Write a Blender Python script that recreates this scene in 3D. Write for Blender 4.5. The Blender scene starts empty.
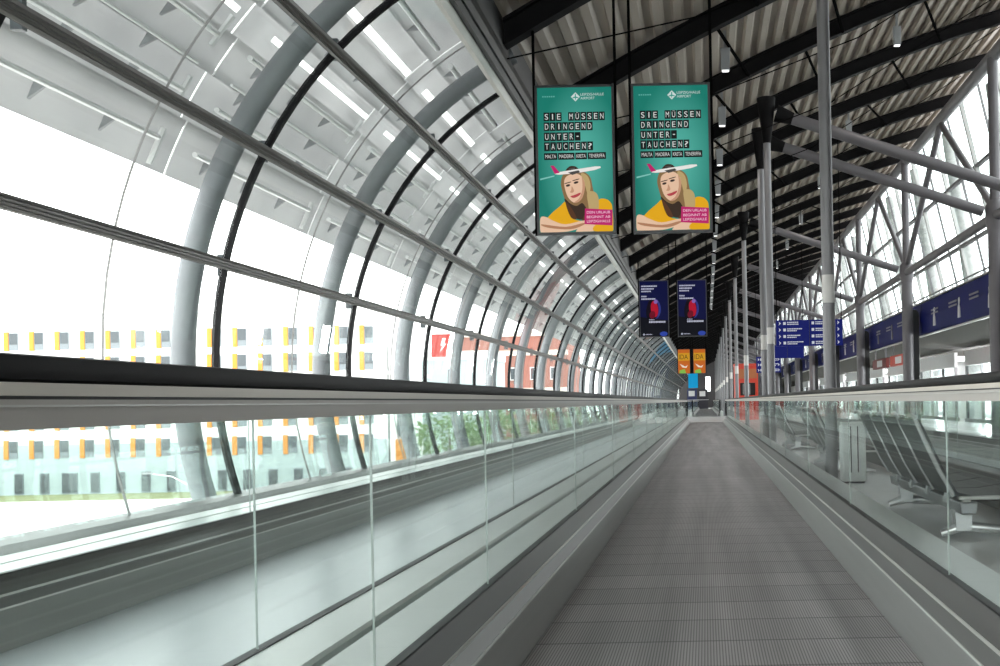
import bpy, bmesh, math, random
from mathutils import Vector, Matrix
random.seed(7)
sc = bpy.context.scene
COL = sc.collection
H = 0.926                      # eye height above the moving belt
PI = math.pi

# ------------------------------------------------------------------ helpers
def lin(c):
    c = c / 255.0
    return c / 12.92 if c <= 0.04045 else ((c + 0.055) / 1.055) ** 2.4
def rgb(r, g, b): return (lin(r), lin(g), lin(b), 1.0)

ONES = ['zeroth', 'first', 'second', 'third', 'fourth', 'fifth', 'sixth', 'seventh', 'eighth', 'ninth', 'tenth', 'eleventh', 'twelfth',
        'thirteenth', 'fourteenth', 'fifteenth', 'sixteenth', 'seventeenth', 'eighteenth', 'nineteenth']
def ordinal(n):
    if n < 20: return ONES[n]
    t = {2: 'twent', 3: 'thirt', 4: 'fort', 5: 'fift', 6: 'sixt', 7: 'sevent'}[n // 10]
    return t + 'ieth' if n % 10 == 0 else t + 'y-' + ONES[n % 10]

class MB:
    """collects polygons for one mesh"""
    def __init__(s): s.v = []; s.f = []; s.m = []
    def add(s, vs, fs, mi=0):
        b = len(s.v); s.v += [tuple(p) for p in vs]
        s.f += [[b + i for i in f] for f in fs]; s.m += [mi] * len(fs)
        return s
    def box(s, x0, x1, y0, y1, z0, z1, mi=0):
        vs = [(x, y, z) for x in (x0, x1) for y in (y0, y1) for z in (z0, z1)]
        return s.add(vs, [(0, 1, 3, 2), (4, 6, 7, 5), (0, 4, 5, 1), (2, 3, 7, 6), (0, 2, 6, 4), (1, 5, 7, 3)], mi)
    def prism_y(s, pts, y0, y1, mi=0):          # closed (x,z) outline pushed along y
        n = len(pts)
        vs = [(p[0], y0, p[1]) for p in pts] + [(p[0], y1, p[1]) for p in pts]
        fs = [(i, (i + 1) % n, (i + 1) % n + n, i + n) for i in range(n)] + [tuple(range(n))[::-1], tuple(range(n, 2 * n))]
        return s.add(vs, fs, mi)
    def prism_x(s, pts, x0, x1, mi=0):          # closed (y,z) outline pushed along x
        n = len(pts)
        vs = [(x0, p[0], p[1]) for p in pts] + [(x1, p[0], p[1]) for p in pts]
        fs = [(i, (i + 1) % n, (i + 1) % n + n, i + n) for i in range(n)] + [tuple(range(n))[::-1], tuple(range(n, 2 * n))]
        return s.add(vs, fs, mi)
    def tube(s, path, r, n=12, mi=0, caps=True):
        path = [Vector(p) for p in path]
        rings = []
        up = None
        for i, p in enumerate(path):
            if i == 0: t = path[1] - p
            elif i == len(path) - 1: t = p - path[i - 1]
            else: t = (path[i + 1] - p).normalized() + (p - path[i - 1]).normalized()
            t.normalize()
            if up is None:
                up = Vector((0, 0, 1)) if abs(t.z) < .9 else Vector((0, 1, 0))
            a = (up - t * up.dot(t)).normalized(); b = t.cross(a); up = a
            rr = r[i] if isinstance(r, (list, tuple)) else r
            rings.append([p + a * (rr * math.cos(2 * PI * k / n)) + b * (rr * math.sin(2 * PI * k / n)) for k in range(n)])
        vs = [q for R_ in rings for q in R_]; fs = []
        for i in range(len(rings) - 1):
            for k in range(n):
                fs.append((i * n + k, i * n + (k + 1) % n, (i + 1) * n + (k + 1) % n, (i + 1) * n + k))
        if caps:
            fs.append(tuple(range(n))[::-1]); fs.append(tuple(range((len(rings) - 1) * n, len(rings) * n)))
        return s.add(vs, fs, mi)
    def sweep(s, path, prof, side, caps=True, mi=0):
        """sweep a closed profile (a along side vector, b along the normal) along a planar path"""
        path = [Vector(p) for p in path]; side = Vector(side).normalized(); rings = []
        for i, p in enumerate(path):
            if i == 0: t = path[1] - p
            elif i == len(path) - 1: t = p - path[i - 1]
            else: t = (path[i + 1] - p).normalized() + (p - path[i - 1]).normalized()
            t.normalize(); nn = side.cross(t)
            rings.append([p + side * a + nn * b for a, b in prof])
        n = len(prof); vs = [q for R_ in rings for q in R_]; fs = []
        for i in range(len(rings) - 1):
            for k in range(n):
                fs.append((i * n + k, i * n + (k + 1) % n, (i + 1) * n + (k + 1) % n, (i + 1) * n + k))
        if caps:
            fs.append(tuple(range(n))[::-1]); fs.append(tuple(range((len(rings) - 1) * n, len(rings) * n)))
        return s.add(vs, fs, mi)
    def build(s, name, mats, parent=None, smooth=False, bevel=0):
        me = bpy.data.meshes.new(name)
        me.from_pydata(s.v, [], s.f); me.update()
        if not isinstance(mats, (list, tuple)): mats = [mats]
        for m in mats: me.materials.append(m)
        if len(mats) > 1: me.polygons.foreach_set('material_index', s.m)
        bm = bmesh.new(); bm.from_mesh(me); bmesh.ops.recalc_face_normals(bm, faces=bm.faces); bm.to_mesh(me); bm.free()
        if smooth:
            for p in me.polygons: p.use_smooth = True
            try: me.set_sharp_from_angle(angle=math.radians(40))
            except Exception: pass
        o = bpy.data.objects.new(name, me); COL.objects.link(o)
        if parent: o.parent = parent
        if bevel:
            b = o.modifiers.new('bevel', 'BEVEL'); b.width = bevel; b.segments = 2; b.limit_method = 'ANGLE'
        return o

def tag(o, label, cat, group=None, kind=None):
    o['label'] = label; o['category'] = cat
    if group: o['group'] = group
    if kind: o['kind'] = kind
    return o
def empty(name, loc=(0, 0, 0)):
    o = bpy.data.objects.new(name, None); COL.objects.link(o); o.location = loc; o.empty_display_size = .1
    return o
def thing(name, label, cat, loc=(0, 0, 0), group=None, kind='thing'):
    return tag(empty(name, loc), label, cat, group, kind)
def copy_tree(o, parent=None):
    c = o.copy(); COL.objects.link(c)
    if parent: c.parent = parent
    for ch in list(o.children): copy_tree(ch, c)
    return c

# ------------------------------------------------------------------ materials
def nodes(m):
    m.use_nodes = True; nt = m.node_tree; return nt, nt.nodes, nt.links
def mat(name, col, rough=.5, metal=0.0, var=.08, scale=6.0, bump=0.0, stretch=None, spec=.5):
    m = bpy.data.materials.new(name); nt, N, L = nodes(m)
    b = N['Principled BSDF']
    b.inputs['Roughness'].default_value = rough; b.inputs['Metallic'].default_value = metal
    b.inputs['Specular IOR Level'].default_value = spec
    tc = N.new('ShaderNodeTexCoord'); nz = N.new('ShaderNodeTexNoise'); nz.inputs['Scale'].default_value = scale; nz.inputs['Detail'].default_value = 4
    src = tc.outputs['Object']
    if stretch:
        mp = N.new('ShaderNodeMapping'); mp.inputs['Scale'].default_value = stretch
        L.new(src, mp.inputs['Vector']); src = mp.outputs['Vector']
    L.new(src, nz.inputs['Vector'])
    mx = N.new('ShaderNodeMix'); mx.data_type = 'RGBA'
    c = col
    mx.inputs['A'].default_value = (c[0] * (1 - var), c[1] * (1 - var), c[2] * (1 - var), 1)
    mx.inputs['B'].default_value = (min(1, c[0] * (1 + var)), min(1, c[1] * (1 + var)), min(1, c[2] * (1 + var)), 1)
    L.new(nz.outputs['Fac'], mx.inputs['Factor']); L.new(mx.outputs['Result'], b.inputs['Base Color'])
    if bump:
        bp = N.new('ShaderNodeBump'); bp.inputs['Strength'].default_value = bump; bp.inputs['Distance'].default_value = .01
        L.new(nz.outputs['Fac'], bp.inputs['Height']); L.new(bp.outputs['Normal'], b.inputs['Normal'])
    return m
def emit(name, col, strength=1.0, gloss=0.0):
    m = bpy.data.materials.new(name); nt, N, L = nodes(m)
    b = N['Principled BSDF']; b.inputs['Base Color'].default_value = (col[0] * .12, col[1] * .12, col[2] * .12, 1)
    b.inputs['Roughness'].default_value = .5; b.inputs['Specular IOR Level'].default_value = .15
    b.inputs['Emission Color'].default_value = col; b.inputs['Emission Strength'].default_value = strength
    return m
def glass(name, tint, base=.035, top=.55):
    m = bpy.data.materials.new(name); nt, N, L = nodes(m)
    N.remove(N['Principled BSDF']); out = N['Material Output']
    tr = N.new('ShaderNodeBsdfTransparent'); tr.inputs['Color'].default_value = tint
    gl = N.new('ShaderNodeBsdfGlossy'); gl.inputs['Roughness'].default_value = .01; gl.inputs['Color'].default_value = (.95, 1, .98, 1)
    lw = N.new('ShaderNodeLayerWeight'); lw.inputs['Blend'].default_value = .5
    pw = N.new('ShaderNodeMath'); pw.operation = 'POWER'; pw.inputs[1].default_value = 5.0
    ml = N.new('ShaderNodeMath'); ml.operation = 'MULTIPLY_ADD'; ml.inputs[1].default_value = top - base; ml.inputs[2].default_value = base
    mx = N.new('ShaderNodeMixShader')
    L.new(lw.outputs['Facing'], pw.inputs[0]); L.new(pw.outputs[0], ml.inputs[0]); L.new(ml.outputs[0], mx.inputs['Fac'])
    L.new(tr.outputs[0], mx.inputs[1]); L.new(gl.outputs[0], mx.inputs[2]); L.new(mx.outputs[0], out.inputs['Surface'])
    return m
def belt_mat():
    m = bpy.data.materials.new('pallet_belt'); nt, N, L = nodes(m); b = N['Principled BSDF']
    tc = N.new('ShaderNodeTexCoord'); sp = N.new('ShaderNodeSeparateXYZ'); L.new(tc.outputs['Object'], sp.inputs[0])
    def mth(op, a, bv=None, c=None):
        n = N.new('ShaderNodeMath'); n.operation = op
        for i, x in enumerate((a, bv, c)):
            if x is None: continue
            if isinstance(x, (int, float)): n.inputs[i].default_value = x
            else: L.new(x, n.inputs[i])
        return n.outputs[0]
    ribs = mth('PINGPONG', mth('MULTIPLY', sp.outputs['X'], 1 / .0055), 1.0)     # cleats about 11 mm apart
    rib = mth('SMOOTH_MIN', mth('MULTIPLY', ribs, 1.6), 1.0, .2)
    fr = mth('FRACT', mth('MULTIPLY_ADD', sp.outputs['Y'], 2.5, .17))               # 0.4 m pallets
    gap = mth('LESS_THAN', fr, .045)
    pid = mth('FLOOR', mth('MULTIPLY_ADD', sp.outputs['Y'], 2.5, .17))
    wn = N.new('ShaderNodeTexWhiteNoise'); wn.noise_dimensions = '1D'; L.new(pid, wn.inputs['W'])
    nz = N.new('ShaderNodeTexNoise'); nz.inputs['Scale'].default_value = 3.5; nz.inputs['Detail'].default_value = 5
    mp = N.new('ShaderNodeMapping'); mp.inputs['Scale'].default_value = (1.5, .06, 1); L.new(tc.outputs['Object'], mp.inputs['Vector']); L.new(mp.outputs['Vector'], nz.inputs['Vector'])
    v = mth('MULTIPLY_ADD', rib, .29, .085)
    v = mth('MULTIPLY', v, mth('MULTIPLY_ADD', gap, -.55, 1.0))
    v = mth('MULTIPLY', v, mth('MULTIPLY_ADD', wn.outputs['Value'], .16, .92))
    v = mth('MULTIPLY', v, mth('MULTIPLY_ADD', nz.outputs['Fac'], 1.5, .25))
    cb = N.new('ShaderNodeCombineColor'); L.new(v, cb.inputs[0]); L.new(mth('MULTIPLY', v, .955), cb.inputs[1]); L.new(mth('MULTIPLY', v, .99), cb.inputs[2])
    L.new(cb.outputs[0], b.inputs['Base Color']); b.inputs['Roughness'].default_value = .45; b.inputs['Metallic'].default_value = .2
    bp = N.new('ShaderNodeBump'); bp.inputs['Strength'].default_value = .25; bp.inputs['Distance'].default_value = .003
    L.new(ribs, bp.inputs['Height']); L.new(bp.outputs['Normal'], b.inputs['Normal'])
    return m
def shade_mat():
    m = bpy.data.materials.new('translucent_panel'); nt, N, L = nodes(m); N.remove(N['Principled BSDF']); out = N['Material Output']
    d = N.new('ShaderNodeBsdfDiffuse'); t = N.new('ShaderNodeBsdfTranslucent'); mx = N.new('ShaderNodeMixShader')
    tc = N.new('ShaderNodeTexCoord'); nz = N.new('ShaderNodeTexNoise'); nz.inputs['Scale'].default_value = 1.3; nz.inputs['Detail'].default_value = 3
    L.new(tc.outputs['Object'], nz.inputs['Vector'])
    cr = N.new('ShaderNodeMix'); cr.data_type = 'RGBA'; cr.inputs['A'].default_value = (.52, .525, .53, 1); cr.inputs['B'].default_value = (.74, .74, .74, 1)
    L.new(nz.outputs['Fac'], cr.inputs['Factor'])
    L.new(cr.outputs['Result'], d.inputs['Color']); L.new(cr.outputs['Result'], t.inputs['Color']); mx.inputs['Fac'].default_value = .4
    L.new(d.outputs[0], mx.inputs[1]); L.new(t.outputs[0], mx.inputs[2]); L.new(mx.outputs[0], out.inputs['Surface'])
    return m

M = dict(
    belt=belt_mat(),
    belt_pale=mat('pale_belt', (.43, .47, .49), .30, 0, .10, 1.5),  # smooth and paler than the ribbed central belt
    floor=mat('pale_floor', (.68, .68, .67), .26, 0, .06, 1.2),
    skirt=mat('brushed_skirt', (.29, .288, .28), .38, .3, .10, 9, 0, (4, .12, 4)),
    fascia=mat('bright_aluminium', (.15, .148, .147), .36, .3, .06, 8, 0, (4, .12, 4)),
    deck=mat('brown_steel_deck', (.05, .046, .043), .42, .2, .10, 8, 0, (4, .15, 4)),
    outdeck=mat('pale_steel_deck', (.50, .54, .52), .32, .2, .12, 2, 0, (2, .4, 2)),
    line=mat('light_edge', (.50, .50, .48), .35, .3),
    rubber=mat('black_rubber', (.004, .0038, .0045), .5, 0, .2, spec=.12),
    profile=mat('warm_aluminium', (.55, .505, .45), .42, .1, .05, 8, 0, (4, .2, 4)),
    profile_dark=mat('grey_aluminium', (.43, .40, .375), .45, .1, .05, 8, 0, (4, .2, 4)),
    channel=mat('black_channel', (.012, .014, .014), .5),
    bglass=glass('balustrade_glass', (.966, .983, .979, 1), .035, .28),
    bedge=mat('glass_edge', (.40, .44, .42), .4),
    fglass=glass('vault_glass', (.96, .98, .973, 1), .03, .26),
    rglass=glass('hall_glass', (.90, .94, .935, 1), .03, .28),
    rail=mat('anodised_rail', (.15, .142, .135), .38, .55, .08, 9, 0, (4, .2, 4)),
    rail_dark=mat('rail_gasket', (.035, .033, .033), .5),
    joint=mat('grey_silicone', (.30, .295, .29), .6),
    mull=mat('black_mullion', (.006, .006, .007), .5, spec=.15),
    arch=mat('grey_arch_paint', (.19, .205, .22), .5, 0, .12, 2.5),
    archfl=mat('arch_flange_paint', (.09, .105, .115), .5, 0, .12, 2.5),
    shade=shade_mat(),
    wtube=mat('white_tube', (.80, .81, .81), .4),
    bracket=mat('grey_bracket', (.33, .34, .35), .5),
    lamp=emit('lamp_tube', (1, 1, .985, 1), 2.2),
    roof=mat('corrugated_roof', (.36, .315, .265), .5, .1, .16, 1.2),
    beam=mat('black_steel', (.012, .0113, .012), .6, 0, .2, spec=.05),
    brace=mat('dark_rod', (.005, .005, .005), .7, spec=0),
    steel=mat('grey_paint_steel', (.21, .205, .215), .42, .2, .07),
    steel2=mat('violet_grey_steel', (.145, .135, .145), .45, .15, .07),
    wcol=mat('white_column', (.66, .66, .65), .5),
    gutter=mat('gutter_grey', (.02, .019, .019), .5, .1),
    gutter_l=mat('gutter_light', (.48, .475, .44), .4, .3),
    tape=mat('cream_tape', (.62, .60, .58), .5),
    blue=mat('blue_fascia', (.004, .008, .10), .55, 0, .35, .7, spec=.12),
    bluelit=emit('blue_sign', (.006, .011, .13, 1), .8),
    white=mat('white_paint', (.78, .79, .79), .5, 0, .04),
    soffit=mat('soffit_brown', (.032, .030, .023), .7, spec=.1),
    sill=mat('dark_sill', (.15, .155, .15), .4, .4),
    ledge=mat('white_ledge', (.80, .83, .81), .35),
    cushion=mat('black_mesh', (.045, .048, .05), .55, 0, .15, 30),
    chrome=mat('chrome', (.80, .81, .81), .22, .6, .02),
    seatal=mat('cast_aluminium', (.36, .37, .375), .35, .7),
    bin=mat('white_bin', (.80, .83, .81), .35),
    black=mat('black_paint', (.012, .012, .013), .4),
    red=mat('red_paint', (.55, .045, .02), .45),
    hotel=mat('white_render', (.82, .83, .83), .8, 0, .02, .3),
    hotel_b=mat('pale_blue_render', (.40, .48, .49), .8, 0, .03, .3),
    yellow=mat('yellow_panel', (.62, .25, .03), .6, 0, .05),
    winglass=mat('dark_window', (.07, .085, .095), .15, 0, .2, .5),
    winframe=mat('window_grey', (.20, .23, .25), .6),
    brick=mat('red_brick', (.30, .14, .11), .8, 0, .12, 1.0),
    stone=mat('cream_band', (.70, .66, .58), .8),
    ground=mat('pale_paving', (.74, .73, .70), .8, 0, .08, .15),
    leaf=mat('leaf_green', (.13, .22, .07), .7, 0, .4, 3),
    bark=mat('bark', (.10, .08, .06), .8),
    framed=mat('dark_grey_frame', (.05, .049, .052), .4, .3),
    dullred=mat('dull_red', (.16, .02, .018), .5),
    lawn=mat('dry_grass', (.24, .27, .13), .9, 0, .2, 2),
    farwall=mat('dark_wall', (.04, .04, .042), .7),
    wall=mat('grey_wall', (.30, .30, .30), .7),
)

# ------------------------------------------------------------------ world + camera
w = bpy.data.worlds.new('world'); sc.world = w; w.use_nodes = True
bg = w.node_tree.nodes['Background']; bg.inputs['Color'].default_value = (1.0, .99, .99, 1); bg.inputs['Strength'].default_value = 4.6
cam = bpy.data.cameras.new('camera'); co = bpy.data.objects.new('camera', cam); COL.objects.link(co); sc.camera = co
cam.sensor_width = 36; cam.sensor_fit = 'HORIZONTAL'; cam.lens = 38.88
cam.shift_x = -0.2055; cam.shift_y = 0.068; cam.clip_end = 600; cam.clip_start = .05
ROLL = .02
co.matrix_world = Matrix.Translation((0, 0, H)) @ Matrix.Rotation(ROLL, 4, 'Y') @ Matrix.Rotation(PI / 2, 4, 'X')
sc.view_settings.view_transform = 'Standard'; sc.view_settings.look = 'None'; sc.view_settings.exposure = 0.0; sc.view_settings.gamma = 1
sc.cycles.transparent_max_bounces = 40; sc.cycles.max_bounces = 10; sc.cycles.diffuse_bounces = 5; sc.cycles.glossy_bounces = 5
sc.cycles.sample_clamp_indirect = 6

BAY = 2.92; Y0 = 7.84          # planes of mullions, arches and roof beams
XC, HC, R = -.32, .34 + H, 3.23
YEND = Y0 + 48 * BAY
YBACK = Y0 - 6 * BAY
def arc(phi, r): return (XC - r * math.cos(phi), HC + r * math.sin(phi))
def phi_for(ratio, r):          # angle where the line of sight with that slope meets the arc
    a, b = -.4, 1.5
    for _ in range(50):
        m = (a + b) / 2; x, z = arc(m, r)
        if (z - H) / -x > ratio: b = m
        else: a = m
    return a
P_SILL = math.asin((.313 - HC) / R)
P_A, P_B, P_C, P_D = (phi_for(q, R) for q in (.306, .592, .986, 1.57))

# ------------------------------------------------------------------ floor, plaza, added back wall
def struct(name, mb, mats, label, cat, **k):
    o = mb.build(name, mats, **k); return tag(o, label, cat, None, 'structure')
struct('floor', MB().box(-3.42, 11.6, YBACK, YEND + 2, -.4, 0), M['floor'], 'pale polished hall floor under the moving walkways', 'floor')
struct('ground', MB().box(-260, -3.6, -60, 330, -6.4, -6.0), M['ground'], 'pale sunlit paving outside below the glass vault', 'ground')
struct('lawn', MB().box(-120, -27, 86, 91.9, -6, -5.93), M['lawn'], 'thin strip of dry grass at the foot of the white building', 'grass')
wb = empty('wall_back_added', (0, YBACK - .1, 0)); tag(wb, 'unseen glazed end wall added to let daylight in behind the viewer', 'wall', None, 'structure')  # glazing added out of view so daylight reaches surfaces facing the camera
for i in range(9): MB().box(-3.6 + i * 1.9 - .05, -3.6 + i * 1.9 + .05, -.1, .1, 0, 8).build('post', M['steel'], wb)
for i in range(4): MB().box(-3.6, 11.6, -.08, .08, i * 2.6, i * 2.6 + .12).build('transom', M['steel'], wb)
MB().box(-3.6, 11.6, -.01, .01, .12, 8).build('pane', M['rglass'], wb)

# ------------------------------------------------------------------ glass vault
def arc_strip(p0, p1, r0, r1, y0, y1, n=8):
    mb = MB(); vs = []; fs = []
    for i in range(n + 1):
        p = p0 + (p1 - p0) * i / n
        for r in (r0, r1):
            x, z = arc(p, r); vs += [(x, y0, z), (x, y1, z)]
    for i in range(n):
        a = 4 * i; b = a + 4
        fs += [(a, b, b + 1, a + 1), (a + 2, a + 3, b + 3, b + 2), (a, a + 2, b + 2, b), (a + 1, b + 1, b + 3, a + 3)]
    fs += [(0, 1, 3, 2), (4 * n, 4 * n + 2, 4 * n + 3, 4 * n + 1)]
    return mb.add(vs, fs)
def vault_window(n, detail):
    root = empty('window_%d' % n, (0, Y0, 0)); root['kind'] = 'structure'
    seg = [(P_SILL, P_A), (P_A, P_B), (P_B, P_C), (P_C, P_D)]
    arc_strip(P_SILL, P_D, R - .022, R + .02, -.021, .021, 26).build('mullion', M['mull'], root)
    for a, b in seg:
        p = arc_strip(a, b, R, R + .012, .03, BAY - .03, 7).build('pane', M['fglass'], root, smooth=True)
        if detail: arc_strip(a, b, R - .001, R + .013, BAY / 2 - .002, BAY / 2 + .002, 7).build('glass_joint', M['joint'], p)
    return root
win = vault_window(1, True); win2 = None
for k in range(-6, 48):
    if k == -6: o = win
    elif k < 14: o = copy_tree(win)
    else:
        if win2 is None: win2 = o = vault_window(1, False)
        else: o = copy_tree(win2)
    o.name = 'window_%d' % (k + 7)
    o.location.y = Y0 + k * BAY
    if k >= -1: tag(o, 'curved glass vault bay beside the outer walkway, %s bay seen from the near end' % ordinal(k + 2), 'window', 'bays of the glass vault', 'structure')
    else: tag(o, 'curved glass vault bay beside the walkway start, behind the viewer', 'window', 'vault bays behind the viewer', 'structure')
# long rails
def long_rail(n, phi, wd, label):
    mb = MB()
    def pt(t, r): 
        x, z = arc(phi, r); return (x + t * math.sin(phi), z + t * math.cos(phi))
    q = [(-wd / 2, R - .005), (-wd / 2, R - .05), (-wd * .3, R - .06), (-wd * .22, R - .052), (-wd * .06, R - .052), (0, R - .064), (wd * .06, R - .052), (wd * .22, R - .052), (wd * .3, R - .06), (wd / 2, R - .05), (wd / 2, R - .005)]
    mb.prism_y([pt(*a) for a in q], YBACK, YEND)
    q = [(-wd * .54, R + .02), (-wd * .54, R - .015), (wd * .54, R - .015), (wd * .54, R + .02)]
    mb.prism_y([pt(*a) for a in q], YBACK, YEND, 1)
    struct('trim_%d' % n, mb, [M['rail'], M['rail_dark']], label, 'rail')
long_rail(1, P_A, .075, 'lowest long grey rail of the glass vault, just above the handrail')
long_rail(2, P_B, .085, 'middle long grey rail of the glass vault, between the lowest and highest ones')
long_rail(3, P_C, .085, 'highest long grey rail across the glass vault, below the roof edge')
xs, zs = arc(P_SILL, R)
struct('sill', MB().prism_y([(-3.23, .20), (-3.23, .285), (-3.30, .315), (xs - .08, .325), (xs - .08, .0), (-3.30, .0)], YBACK, YEND), M['sill'], 'dark sill along the foot of the glass vault', 'sill')
struct('trim_4', MB().box(-3.07, -3.232, YBACK, YEND, 0, .283), M['ledge'], 'white ledge between the outer walkway and the dark sill', 'ledge')

# roof: gently arched deck rising away from the vault
def roof_h(x): return H + 4.55 + .50 * x - .021 * x * x       # underside of beams
XL, XR = -1.97, 5.75
xd, zd = arc(P_D, R)
gut = MB().prism_y([(xd - .05, zd + .05), (xd - .02, zd - .03), (xd + .03, zd - .045), (xd + .055, zd + .02), (xd + .06, zd + .09)], YBACK, YEND, 1)
gut.prism_y([(xd - .08, zd + .09), (xd + .055, zd + .03), (xd + .10, zd + .03), (xd + .11, zd + .10), (xd + .13, zd + .10), (xd + .14, zd + .18), (XL + .05, roof_h(XL) + .03), (XL + .05, roof_h(XL) + .5), (xd - .12, roof_h(XL) + .4)], YBACK, YEND, 0)
struct('trim_5', gut, [M['gutter'], M['gutter_l']], 'long dark eaves gutter where the glass vault meets the roof', 'gutter')

mb = MB(); pts = []; pitch = .24; x = XL
while x < XR + .45:
    for dx, dz in ((0, 0), (.085, 0), (.12, .085), (.205, .085)):
        pts.append((x + dx, roof_h(x + dx) + .30 + dz))
    x += pitch
top = [(a, b + .14) for a, b in pts[::-1]]
n = len(pts); vs = []
out = pts + [(pts[-1][0], pts[-1][1] + .14), (pts[0][0], pts[0][1] + .14)]
vs = [(p[0], YBACK, p[1]) for p in pts] + [(p[0], YEND + 2, p[1]) for p in pts]
fs = [(i, i + 1, i + 1 + n, i + n) for i in range(n - 1)]
mb.add(vs, fs)
tp = [(XL - .2 + i * (XR + .9 - XL) / 12, roof_h(XL - .2 + i * (XR + .9 - XL) / 12) + .46) for i in range(13)]
mb.add([(p[0], YBACK, p[1]) for p in tp] + [(p[0], YEND + 2, p[1]) for p in tp], [(i, i + 1, i + 14, i + 13) for i in range(12)])
struct('ceiling', mb, M['roof'], 'brown-grey corrugated metal roof deck over the hall', 'ceiling')

# roof beams, tie rods, braces
def beam_proto():
    mb = MB(); N_ = 22
    path = [(XL + (XR + .4 - XL) * i / N_, 0, roof_h(XL + (XR + .4 - XL) * i / N_) + .16) for i in range(N_ + 1)]
    h, f, wv, t = .12, .08, .016, .026
    prof = [(-f, -h), (f, -h), (f, -h + t), (wv, -h + t), (wv, h - t), (f, h - t), (f, h), (-f, h), (-f, h - t), (-wv, h - t), (-wv, -h + t), (-f, -h + t)]
    mb.sweep(path, prof, (0, 1, 0))
    return mb
bp = None
NB = 47
for k in range(1, NB):
    y = Y0 + k * BAY - .06
    if bp is None: o = bp = beam_proto().build('roof_beam', M['beam'])
    else: o = bp.copy(); COL.objects.link(o)
    o.location.y = y
    tag(o, 'black arched steel roof beam under the corrugated deck, %s from the near end' % ordinal(k), 'beam', 'roof beams of the hall', 'thing')
tr = None
for k in range(1, 20):
    y = Y0 + k * BAY - .2
    if tr is None:
        o = tr = MB().tube([(XL - .02, 0, H + 3.36), (0, 0, H + 3.76), (2.0, 0, H + 4.50), (5.4, 0, roof_h(5.4) - .05)], .008, 6).build('tie_rod', M['brace'])
    else: o = tr.copy(); COL.objects.link(o)
    o.location.y = y
    tag(o, 'thin tie rod slung below the arched roof beam that is %s from the near end' % ordinal(k), 'rod', 'tie rods under the roof beams', 'thing')
brs = {}
for k in range(1, 18):
    for j, (xa, xb) in enumerate(((.25, .75), (1.65, 2.2), (3.5, 4.35))):
        if j not in brs:
            o = brs[j] = MB().tube([(xa, 0, roof_h(xa) + .04), (xb, BAY - .16, roof_h(xb) + .04)], [.024, .024], 8).build('roof_brace', M['brace'])
        else: o = brs[j].copy(); COL.objects.link(o)
        o.location.y = Y0 + k * BAY + .02
        tag(o, 'short dark brace in the %s roof bay, %s' % (ordinal(k), ('on the vault side', 'in the middle of the bay', 'on the side away from the vault')[j]), 'brace', 'roof braces', 'thing')
# small white lamp boxes hung from the beams
def light(parent, loc, size, power, col=(1, .95, .9)):  # used for lamps and for the added shop fill lights
    d = bpy.data.lights.new('lamp_or_fill_light', 'AREA'); d.size = size; d.energy = power; d.color = col
    o = bpy.data.objects.new('lamp_or_fill_light', d); COL.objects.link(o); o.parent = parent; o.location = loc
    return o
def lamp_box(x, y, i, where):
    t = thing('ceiling_lamp', 'small white lamp box hung under the roof, %s' % where, 'lamp', (x, y, roof_h(x) - .03), 'hanging lamp boxes')
    t.name = 'ceiling_lamp'
    mb = MB().prism_y([(-.055, -.24), (.055, -.24), (.065, .06), (-.065, .06)], -.05, .05); mb.build('housing', M['bracket'], t, bevel=.008)
    MB().box(-.045, .045, -.04, .04, -.246, -.24).build('diffuser', M['lamp'], t)
    light(t, (0, 0, -.26), .09, 13)
    MB().box(-.02, .02, -.02, .02, .06, .30).build('mount', M['bracket'], t)
    return t
for i in range(14): lamp_box(.36, 14.6 + i * BAY, i, '%s of the row above the walkway' % ordinal(i + 1))
for i in range(7): lamp_box(3.2, 17.4 + i * BAY * 2, i, '%s of the row between column and facade' % ordinal(i + 1))

# outside arches
PA0, PA1 = -.42, 1.12
def arch_proto():
    mb = MB(); n = 34
    path = [(arc(PA0 + (PA1 - PA0) * i / n, 3.60)[0], 0, arc(PA0 + (PA1 - PA0) * i / n, 3.60)[1]) for i in range(n + 1)]
    r = .088
    prof = [(r * math.cos(2 * PI * i / 14), r * math.sin(2 * PI * i / 14)) for i in range(14)]
    mb.sweep(path, prof, (0, 1, 0))
    return mb, path
ap = None
for k in range(-1, 48):
    if ap is None:
        mb, path = arch_proto(); ap = o = thing('steel_arch', '', 'arch')
        mb.build('arch_tube', M['arch'], o, smooth=True)
        f = MB(); f.sweep(path, [(.07, -.12), (.11, -.12), (.11, -.02), (.07, -.02)], (0, 1, 0)); f.build('flange', M['archfl'], o)
        b = MB()
        for p in (P_A, P_B, P_C):
            x, z = arc(p, 3.42); u = Vector((math.cos(p), 0, -math.sin(p)))
            x2, z2 = arc(p, 3.24)
            b.tube([(x, .0, z), (x2, .0, z2)], .016, 8)
            b.box(x - .03, x + .03, .075, .115, z - .08, z + .08)
        b.build('bracket', M['archfl'], o)
    else: o = copy_tree(ap)
    o.location.y = Y0 + .28 + k * BAY
    tag(o, 'grey curved steel arch outside the glass vault, %s one counted from the near end' % ordinal(k + 2), 'arch', 'steel arches outside the vault', 'thing')

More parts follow.
